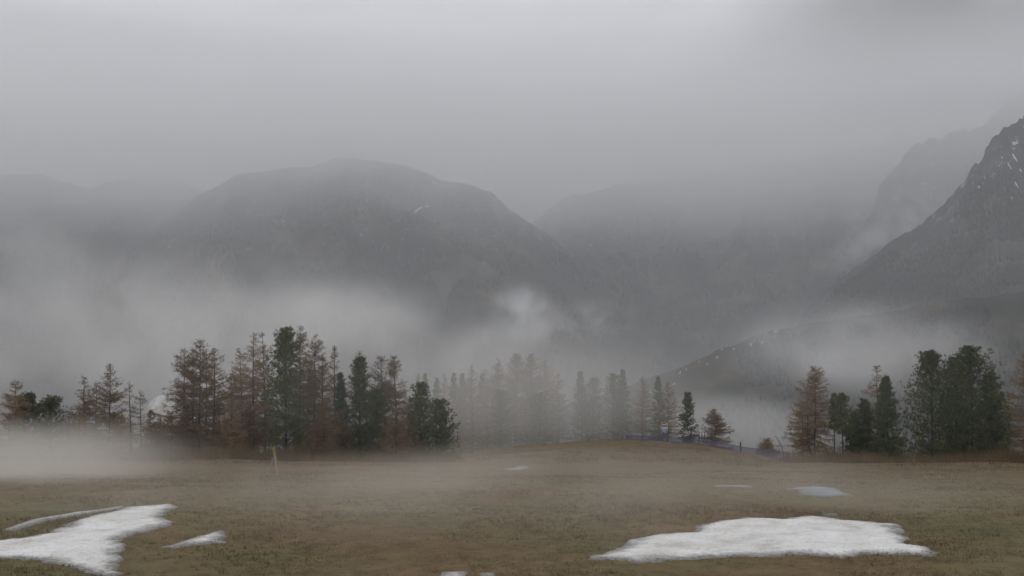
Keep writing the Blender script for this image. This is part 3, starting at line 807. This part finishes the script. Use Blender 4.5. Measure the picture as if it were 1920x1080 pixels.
gC = 'misty trees beyond the meadow crest'
MISTY = [
 ('larch', 862, 700, 44, 232, 'fog-faded larch first from the left in the central misty clump', {}),
 ('larch', 886, 683, 52, 226, 'fog-faded larch with thin tip on the left shoulder of the central misty clump', {}),
 ('larch', 914, 690, 54, 230, 'fog-faded low larch right of the thin-tipped one in the central misty clump', {}),
 ('larch', 936, 671, 62, 222, 'fog-faded larch on the left of the round summit of the central misty clump', dict(power=1.8, dens=1.2)),
 ('larch', 965, 661, 70, 224, 'highest left larch of the round summit of the central misty clump', dict(power=2.0, dens=1.3)),
 ('larch', 996, 660, 74, 220, 'highest right larch of the round summit of the central misty clump', dict(power=2.0, dens=1.3)),
 ('larch', 1022, 673, 60, 226, 'fog-faded larch on the right shoulder of the central misty clump', dict(power=1.8, dens=1.2)),
 ('larch', 1046, 700, 44, 222, 'low fog-faded larch ending the central misty clump on the right', {}),
 ('pine', 940, 735, 60, 212, 'dim pine in front of the central misty clump', {}),
 ('pine', 1010, 740, 70, 210, 'dim low pine in front of the right half of the central misty clump', {}),
 ('spruce', 1091, 696, 54, 216, 'misty pointed spruce right of the central clump', dict(dens=1.2)),
 ('pine', 1112, 711, 48, 220, 'misty blunt pine touching the right of the pointed spruce', {}),
 ('pine', 1149, 704, 48, 214, 'misty pine left of the taller misty spruce', {}),
 ('spruce', 1167, 691, 52, 219, 'taller misty spruce between the misty pines and the misty larches', dict(dens=1.2)),
 ('larch', 1204, 705, 50, 214, 'misty reddish larch right of the taller misty spruce', {}),
 ('spruce', 1234, 706, 44, 210, 'misty dark spruce above the sign board', {}),
 ('larch', 1252, 716, 42, 205, 'misty larch ending the row above the blue fence', {}),
]
for q, (kd, px, top, wp, d, lb, ex) in enumerate(MISTY):
    place_tree(kd, px, top, wp, d, lb, gC, 200 + q, ex)
place_tree('pine', 1288, 738, 28, 182, 'narrow young spruce standing alone behind the blue fence', gC, 301, dict(dens=0.9))
place_tree('gold', 1341, 767, 50, 182, 'small broad olive-brown larch behind the blue fence', gC, 302, dict(dens=2.0, t0=0.05, power=1.6))
place_tree('larch', 1438, 822, 40, 172, 'tiny bare larch bush right of the blue fence', gC, 303, dict(dens=1.5, t0=0.02))
FAR = [(784, 698), (803, 699), (818, 706), (834, 700), (851, 697), (868, 698), (885, 704), (902, 700)]
for q, (px, top) in enumerate(FAR):
    place_tree('spruce' if q % 3 else 'larch', px, top, 56, 252, 'faint pointed treetop, ' + ORD[q] + ' from the left in the far misty row',
               'far row of misty treetops', 320 + q, dict(dens=0.8, tr=0.7))

# ------------------------------------------------------------------ undergrowth and grass
def clumps(name, P, hr, per, wd, mat, label, seed, spread, lean=0.5):
    rg = np.random.default_rng(seed)
    n = len(P)
    ri = np.repeat(np.arange(n), per)
    D = rg.normal(0, lean, (len(ri), 3)); D[:, 2] = np.abs(D[:, 2]) + 0.6
    D /= np.linalg.norm(D, axis=1)[:, None]
    h = (rg.uniform(hr[0], hr[1], n) * (0.75 + 0.9 * np.clip(fbm(P[:, 0] / 4, P[:, 1] / 4, seed, 3), -0.5, 1)))[ri] * rg.uniform(0.5, 1.1, len(ri))
    B = P[ri] + np.concatenate([rg.normal(0, spread, (len(ri), 2)), np.zeros((len(ri), 1))], 1)
    V = tri_strip_twigs(B, D, h, np.full(len(ri), wd), rg).reshape(-1, 3)
    va = np.repeat(np.clip((np.clip(rg.normal(0.45, 0.2, n), 0, 1))[ri] + rg.normal(0, 0.1, len(ri)), 0, 1), 3)
    o = link(name, mesh_from(name, V, np.arange(len(V)).reshape(-1, 3), mat, False, va))
    tag(o, label, None, None, 'stuff')

rg = np.random.default_rng(4)
P = []
for (x, y) in TREE_BASES:
    if y > 140: continue
    for _ in range(60):
        xx, yy = x + rg.normal(0, 2.2), y + rg.normal(-3, 3.5)
        P.append((xx, yy))
P = np.array(P)
P = np.concatenate([P, np.stack([rg.uniform(-70, 70, 5000), rg.uniform(108, 136, 5000)], -1)])
uu = 960 + FPX * P[:, 0] / P[:, 1]
keep = (uu < 850 + rg.normal(0, 20, len(P))) | (uu > 1490 + rg.normal(0, 20, len(P)))
keep &= (fbm(P[:, 0] / 5, P[:, 1] / 5, 77, 3) > -0.25)
P = P[keep]
P = np.concatenate([P, ground_z(P[:, 0], P[:, 1])[:, None]], 1)
clumps('undergrowth', P, (0.5, 2.3), 26, 0.035, M_shrub, 'brown twiggy undergrowth below the trees at the meadow edge', 5, 0.3, 0.5)

n = 9000                                           # rank dry grass and dwarf shrubs thickening towards the crest
x = rg.uniform(-85, 85, n); d = 82 + (172 - 82) * rg.random(n) ** 0.8
u_ = 960 + FPX * x / d
keep = (d < np.interp(u_, CU, CD) + 2) & (np.abs(u_ - 960) < 1100) & (fbm(x / 7, d / 7, 71, 4) > rg.uniform(-0.5, 0.5, n))
P = np.stack([x[keep], d[keep], ground_z(x[keep], d[keep]) - 0.03], -1)
clumps('rank_grass', P, (0.18, 0.7), 14, 0.03, M_shrub, 'rank tan grass and dwarf shrubs near the meadow crest', 15, 0.35, 0.6)

n = 54000
d = 24 + (75 - 24) * rg.random(n) ** 1.25
x = (rg.random(n) * 2 - 1) * d * 0.52
dens = fbm(x / 3.0, d / 3.0, 55, 4)
keep = dens > rg.uniform(-0.6, 0.25, n)
for poly in SNOW_POLYS:
    keep &= sdist(x, d, poly) < 0.05 + rg.exponential(0.3, n)
x, d = x[keep], d[keep]
P = np.stack([x, d, ground_z(x, d) - 0.01], -1)
clumps('grass', P, (0.05, 0.2), 6, 0.016, M_grass, 'short matted dry grass of the meadow', 6, 0.07, 0.75)

# ------------------------------------------------------------------ fence, sign, banners, posts, boulder
NP = 13
fpx = np.linspace(1172, 1474, NP)
fpts = []
for q, px in enumerate(fpx):
    dd = float(np.interp(px, CU, CD)) - 4.0
    fx = (px - 960) / FPX * dd
    fpts.append((fx, dd, float(ground_z(fx, dd))))
fence = link('safety_net_fence', None, None, fpts[0])
tag(fence, 'blue violet safety net fence running down the meadow crest', 'fence')
o0 = np.array(fpts[0])
NH = 1.15
for q, p in enumerate(fpts):
    V, F = tube([np.array(p) - o0 + [0, 0, -0.2], np.array(p) - o0 + [0.02, 0, NH + 0.18]], [0.035, 0.03], 6)
    link('post', mesh_from('post', V, F, M_post, True), fence)
for q in range(NP - 1):
    a_, c_ = np.array(fpts[q]) - o0, np.array(fpts[q + 1]) - o0
    ax = (c_ - a_); ln = np.linalg.norm(ax); ax /= ln
    parts = []
    def strip(p0, p1, wdir, wv):
        wdir = np.asarray(wdir) * wv / 2
        return np.array([p0 - wdir, p1 - wdir, p1 + wdir, p0 + wdir]), np.array([[0, 1, 2, 3]])
    upv = np.array([0, 0, 1.0])
    for hh in np.linspace(0.06, NH, 12):
        sag = 0.03
        parts.append(strip(a_ + upv * hh, c_ + upv * (hh - sag * 0), upv, 0.045 if hh < NH - 0.01 else 0.07))
    for s_ in np.linspace(0, 1, int(ln / 0.1)):
        p_ = a_ + (c_ - a_) * s_
        parts.append(strip(p_ + upv * 0.05, p_ + upv * NH, ax, 0.035))
    V, F = joinVF(parts)
    link('net', mesh_from('net', V, F, M_blue), fence)

def crest_pt(px, back=0.0):
    dd = float(np.interp(px, CU, CD)) - 4.0 + back
    fx = (px - 960) / FPX * dd
    return fx, dd, float(ground_z(fx, dd))

# sign board: red band over white over blue, on two legs
x, y, z = crest_pt(1245, 1.0)
_, _, ztop = at(1245, 795, y); _, _, zlow = at(1245, 816, y)
sg = link('sign_board', None, None, (x, y, z))
tag(sg, 'small upright sign board with red top and blue lower half behind the fence', 'sign')
hb = ztop - zlow
for sx in (-0.4, 0.4):
    V, F = box((sx, 0.05, (ztop - z) / 2), (0.06, 0.06, ztop - z)); link('leg', mesh_from('leg', V, F, M_post), sg)
V, F = box((0, 0, zlow - z + hb / 2), (0.95, 0.04, hb)); bd = link('board', mesh_from('board', V, F, M_white), sg)
V, F = box((0, -0.025, zlow - z + hb * 0.86), (0.9, 0.02, hb * 0.22)); link('red_band', mesh_from('red_band', V, F, M_red), bd)
V, F = box((0, -0.025, zlow - z + hb * 0.3), (0.9, 0.02, hb * 0.5)); link('blue_band', mesh_from('blue_band', V, F, M_bluep), bd)
for cc, sz in (((-0.05, -0.04, zlow - z + hb * 0.34), (0.5, 0.01, 0.1)), ((0.1, -0.04, zlow - z + hb * 0.2), (0.36, 0.01, 0.08)), ((0.0, -0.04, zlow - z + hb * 0.62), (0.7, 0.01, 0.07))):
    V, F = box(cc, sz); link('white_mark', mesh_from('white_mark', V, F, M_white), bd)

def banner(px0, px1, row0, row1, marks, label):
    c = crest_pt((px0 + px1) / 2, -0.35)
    y = c[1]
    X0, _, Z0 = at(px0, row0, y); X1, _, Z1 = at(px1, row1, y)
    root = link('banner', None, None, ((X0 + X1) / 2, y, c[2]))
    tag(root, label, 'banner', 'banners on the fence')
    wv, hv = X1 - X0, Z0 - Z1
    zc = (Z0 + Z1) / 2 - c[2]
    V, F = box((0, 0, zc), (wv, 0.03, hv)); link('sheet', mesh_from('sheet', V, F, M_post), root)
    for sx in (-wv / 2, wv / 2):
        V, F = box((sx, 0.04, (Z0 - c[2]) / 2), (0.05, 0.05, Z0 - c[2])); link('pole', mesh_from('pole', V, F, M_post), root)
    for (a_, c_, ww, hh) in marks:
        V, F = box((a_ * wv / 2, -0.025, zc + c_ * hv / 2), (ww * wv, 0.012, hh * hv)); link('white_stroke', mesh_from('white_stroke', V, F, M_white), root)
banner(1281, 1295, 808, 819, [(-0.3, 0.55, 0.6, 0.14), (0.15, 0.0, 0.5, 0.14), (-0.1, -0.6, 0.7, 0.14), (0.75, 0.3, 0.1, 0.6)], 'left faded banner with white strokes on the fence')
banner(1297, 1310, 808, 819, [(-0.7, 0.1, 0.12, 0.5), (-0.3, 0.3, 0.3, 0.16), (0.2, -0.1, 0.3, 0.18), (0.7, 0.2, 0.14, 0.5)], 'middle faded banner with broken white lettering on the fence')
banner(1311, 1326, 810, 822, [(-0.66, 0, 0.2, 0.86), (0.0, 0, 0.2, 0.86), (0.66, -0.04, 0.2, 0.8)], 'right banner with three upright white bars on the fence')

# bent dark rod and short stump beside the fence
pts = [at(1470, 862, 158), at(1469, 848, 158), at(1465, 836, 158), at(1459, 825, 158), at(1452, 816, 158)]
p0 = np.array(pts[0])
V, F = tube(np.array(pts) - p0, [0.06, 0.055, 0.05, 0.045, 0.03], 7)
tag(link('bent_pole', mesh_from('bent_pole', V, F, M_bark, True), None, p0), 'thin dark bent pole curving left at the end of the fence', 'pole')
x, y, z = crest_pt(1386, 1.0)
V, F = tube([(0, 0, -0.1), (0.01, 0, 0.5), (-0.01, 0, 1.2), (0.02, 0, 1.85)], [0.14, 0.12, 0.12, 0.1], 8)
F = list(F); top = 3 * 8
V2, F2 = V, [np.array(F), np.array([[top + k for k in range(8)]])]
tag(link('stump', mesh_from('stump', V2, F2, M_bark, False), None, (x, y, z)), 'short brown stump sticking up behind the fence', 'stump')

# leaning marker post with a yellow head and its prop
x, y, z = hit(521, 890)
mpst = link('marker_post', None, None, (x, y, z))
tag(mpst, 'leaning weathered post with yellow head in front of the left trees', 'post')
xt, _, zt = at(514, 846, y)
xh, _, zh = at(513.5, 838, y)
V, F = tube([(0, 0, -0.2), (xt - x, 0, zt - z)], [0.085, 0.07], 8)
link('shaft', mesh_from('shaft', V, F, M_wood, True), mpst)
V, F = tube([(xt - x, 0, zt - z - 0.02), (xh - x, 0, zh - z), (xh - x, 0, zh - z + 0.01)], [0.09, 0.085, 0.001], 8)
link('head', mesh_from('head', V, F, M_yellow, True), mpst)
xp, _, zp = at(507, 870, y)
V, F = tube([(xp - x - 0.12, 0.1, -0.15), ((xp - x) * 0.75, 0.1, (zt - z) * 0.7)], [0.05, 0.04], 6)
link('prop', mesh_from('prop', V, F, M_wood, True), mpst)

# pale boulder seen between the bare larches
x, y, zt = at(312, 741, 150)
zb = float(ground_z(x, y)) - 0.5
n_, m_ = 28, 18
th = np.linspace(0, 2 * math.pi, n_, endpoint=False); ph = np.linspace(0, math.pi / 2, m_)
TH, PH = np.meshgrid(th, ph)
hh = zt - zb
rb = 1 + 0.16 * fbm(np.cos(TH) * 2 + 5, np.sin(TH) * 2 + PH * 2.2, 13, 4)
V = np.stack([np.cos(TH) * np.cos(PH) ** 0.75 * 3.6 * rb, np.sin(TH) * np.cos(PH) ** 0.75 * 2.4 * rb, np.sin(PH) * hh * (0.94 + 0.06 * rb)], -1).reshape(-1, 3)
i = np.arange(m_ - 1)[:, None] * n_; j = np.arange(n_)[None, :]; k = (j + 1) % n_
F = np.stack([i + j, i + k, i + n_ + k, i + n_ + j], -1).reshape(-1, 4)
tag(link('boulder', mesh_from('boulder', V, F, M_rock, True), None, (x, y, zb)), 'pale rounded boulder showing between two bare larch groups', 'boulder')

# ------------------------------------------------------------------ haze and fog
def vol_mat(name, density, color=(0.93, 0.935, 0.945)):
    m = bpy.data.materials.new(name); m.use_nodes = True
    t = m.node_tree; t.nodes.clear()
    o = t.nodes.new('ShaderNodeOutputMaterial'); v = t.nodes.new('ShaderNodeVolumePrincipled')
    v.inputs['Color'].default_value = (*color, 1)
    v.inputs['Density'].default_value = density
    v.inputs['Anisotropy'].default_value = 0.0
    t.links.new(v.outputs[0], o.inputs['Volume'])
    return m, t, v

M_haze, _, _ = vol_mat('haze_air', 1.62e-4, (0.915, 0.935, 0.972))
V, F = box((0, 3400, 250), (13000, 12000, 1500))
tag(link('haze', mesh_from('haze', V, F, M_haze)), 'pale even mountain haze filling the whole valley', None, None, 'stuff')

def ico(n=2):
    import bmesh
    bm = bmesh.new(); bmesh.ops.create_icosphere(bm, subdivisions=n, radius=1.0)
    me = bpy.data.meshes.new('fog_bank'); bm.to_mesh(me); bm.free()
    return me

def fog_bank(label, center, size, density, nscale=1.0, thr=0.42, soft=0.25, seed=0, power=1.0, color=(0.93, 0.935, 0.945), rot=0.0, detail=3):
    m, t, v = vol_mat('fog', density, color)
    tcn = t.nodes.new('ShaderNodeTexCoord')
    ln = t.nodes.new('ShaderNodeVectorMath'); ln.operation = 'LENGTH'
    fall = t.nodes.new('ShaderNodeMapRange'); fall.interpolation_type = 'SMOOTHSTEP'
    fall.inputs['From Min'].default_value = 0.97; fall.inputs['From Max'].default_value = 0.25
    mp = t.nodes.new('ShaderNodeMapping')
    mx = max(size)
    mp.inputs['Scale'].default_value = tuple(s_ / mx * 2.4 * nscale for s_ in size)
    mp.inputs['Location'].default_value = (seed * 3.7, seed * 1.3, seed * 2.1)
    nz = t.nodes.new('ShaderNodeTexNoise')
    nz.inputs['Scale'].default_value = 1.0; nz.inputs['Detail'].default_value = detail; nz.inputs['Roughness'].default_value = 0.5
    nz.inputs['Distortion'].default_value = 0.4
    mr = t.nodes.new('ShaderNodeMapRange'); mr.interpolation_type = 'SMOOTHSTEP'
    mr.inputs['From Min'].default_value = thr; mr.inputs['From Max'].default_value = thr + soft
    mr.inputs['To Max'].default_value = density
    mu = t.nodes.new('ShaderNodeMath'); mu.operation = 'MULTIPLY'
    l = t.links.new
    l(tcn.outputs['Object'], ln.inputs[0]); l(ln.outputs['Value'], fall.inputs['Value'])
    l(tcn.outputs['Object'], mp.inputs['Vector']); l(mp.outputs[0], nz.inputs['Vector']); l(nz.outputs['Fac'], mr.inputs['Value'])
    l(fall.outputs[0], mu.inputs[0]); l(mr.outputs[0], mu.inputs[1]); l(mu.outputs[0], v.inputs['Density'])
    me = ico(2); me.materials.append(m)
    o = link('fog_bank', me, None, center)
    o.scale = size
    o.rotation_euler = (0, rot, 0)
    tag(o, label, None, None, 'stuff')
    return o

# cloud ceiling the summits vanish into
m, t, v = vol_mat('low_cloud', 1e-3, (0.95, 0.955, 0.965))
geo = t.nodes.new('ShaderNodeNewGeometry'); sp = t.nodes.new('ShaderNodeSeparateXYZ')
nz = t.nodes.new('ShaderNodeTexNoise'); nz.inputs['Scale'].default_value = 0.002; nz.inputs['Detail'].default_value = 3
ad = t.nodes.new('ShaderNodeMath'); ad.operation = 'MULTIPLY_ADD'; ad.inputs[1].default_value = 440.0
mr = t.nodes.new('ShaderNodeMapRange'); mr.interpolation_type = 'SMOOTHSTEP'
mr.inputs['From Min'].default_value = 455; mr.inputs['From Max'].default_value = 815; mr.inputs['To Max'].default_value = 1.9e-3
l = t.links.new
l(geo.outputs['Position'], sp.inputs[0]); l(geo.outputs['Position'], nz.inputs['Vector'])
l(nz.outputs['Fac'], ad.inputs[0]); l(sp.outputs['Z'], ad.inputs[2]); l(ad.outputs[0], mr.inputs['Value']); l(mr.outputs[0], v.inputs['Density'])
V, F = box((0, 4250, 500), (9000, 3600, 620))
tag(link('low_cloud', mesh_from('low_cloud', V, F, m)), 'grey cloud ceiling swallowing the summits', None, None, 'stuff')

def fb(label, px, py, d, wpx, hpx, depth, dens, **kw):
    c = at(px, py, d)
    fog_bank(label, c, (wpx / 2 / FPX * d, depth, hpx / 2 / FPX * d), dens, **kw)

fb('broad fog bank filling the valley behind the left trees', 330, 650, 1500, 1500, 420, 450, 3.4e-3, color=(0.935, 0.93, 0.915), nscale=2.4, thr=0.36, soft=0.26, detail=5, seed=1)
fb('fog column rising at the left edge', 40, 500, 1700, 330, 330, 300, 2.2e-3, nscale=1.4, thr=0.38, soft=0.25, detail=5, seed=2)
fb('fog shelf in front of the rounded mountain', 620, 600, 1350, 620, 190, 260, 4.5e-3, color=(0.935, 0.93, 0.915), nscale=2.0, thr=0.38, soft=0.25, detail=5, seed=3)
fb('bright fog plume above the misty trees', 985, 590, 1150, 190, 150, 110, 1.7e-2, nscale=1.4, thr=0.42, soft=0.25, seed=4, detail=6, rot=0.5)
fb('fog tail trailing left below the bright plume', 920, 650, 1180, 300, 150, 130, 6e-3, nscale=1.3, thr=0.36, soft=0.3, seed=14, detail=5, rot=-0.3)
fb('small fog wisp right of the bright plume', 1110, 600, 1150, 220, 100, 90, 8e-3, nscale=1.5, thr=0.45, soft=0.2, seed=5, detail=5)
fb('fog drifting over the foot of the low ridge', 1600, 652, 900, 640, 240, 170, 7.5e-3, nscale=1.3, thr=0.38, soft=0.25, seed=6, detail=4)
fb('pale fog pool in the valley right of the fence', 1390, 800, 420, 420, 150, 130, 6e-3, nscale=1.0, thr=0.25, soft=0.3, seed=7)
fb('veil of cloud hanging before the pale rock wall', 1690, 395, 2800, 360, 200, 230, 4.5e-3, nscale=1.5, thr=0.42, soft=0.25, seed=8, detail=4)
fb('thin fog around the central misty trees', 985, 740, 200, 860, 330, 30, 1.7e-2, color=(0.935, 0.92, 0.895), nscale=0.7, thr=0.15, soft=0.3, seed=9)
fb('low ground mist drifting in at the left edge', -120, 880, 58, 1150, 210, 20, 9.5e-2, color=(0.955, 0.93, 0.88), nscale=0.8, thr=0.2, soft=0.4, seed=10)
fb('thin veil of ground mist across the meadow', 960, 914, 45, 2700, 130, 19, 5.0e-2, color=(0.95, 0.915, 0.85), nscale=1.2, thr=0.25, soft=0.4, seed=11)
fb('faint mist among the nearer trees', 960, 705, 98, 2900, 380, 24, 2.4e-3, nscale=1.0, thr=0.1, soft=0.4, seed=12)
fb('slanting cloud wisp between the pale rock wall and the dark slope', 1640, 450, 2750, 330, 100, 160, 5e-3, nscale=1.4, thr=0.4, soft=0.25, seed=15, detail=4, rot=-0.5)
fb('cloud veil dragging over the rounded summit', 610, 300, 3450, 560, 130, 300, 5.0e-3, nscale=1.2, thr=0.33, soft=0.3, seed=16, detail=4)
fb('dark grey cloud band hanging at the upper right', 1800, 170, 3050, 900, 150, 300, 4.5e-3, nscale=1.6, thr=0.33, soft=0.3, seed=17, detail=4, color=(0.74, 0.75, 0.775))
fb('ragged cloud scrap filling the notch right of the rounded mountain', 1000, 395, 3350, 330, 110, 220, 5.0e-3, nscale=1.9, thr=0.40, soft=0.25, seed=18, detail=5)
fb('torn cloud scrap on the left saddle', 330, 345, 3700, 420, 90, 220, 5.0e-3, nscale=2.0, thr=0.42, soft=0.22, seed=19, detail=5)
fb('thin cloud streamer along the far right-centre slope', 1330, 335, 3900, 520, 90, 240, 4.0e-3, nscale=2.0, thr=0.40, soft=0.25, seed=20, detail=5)
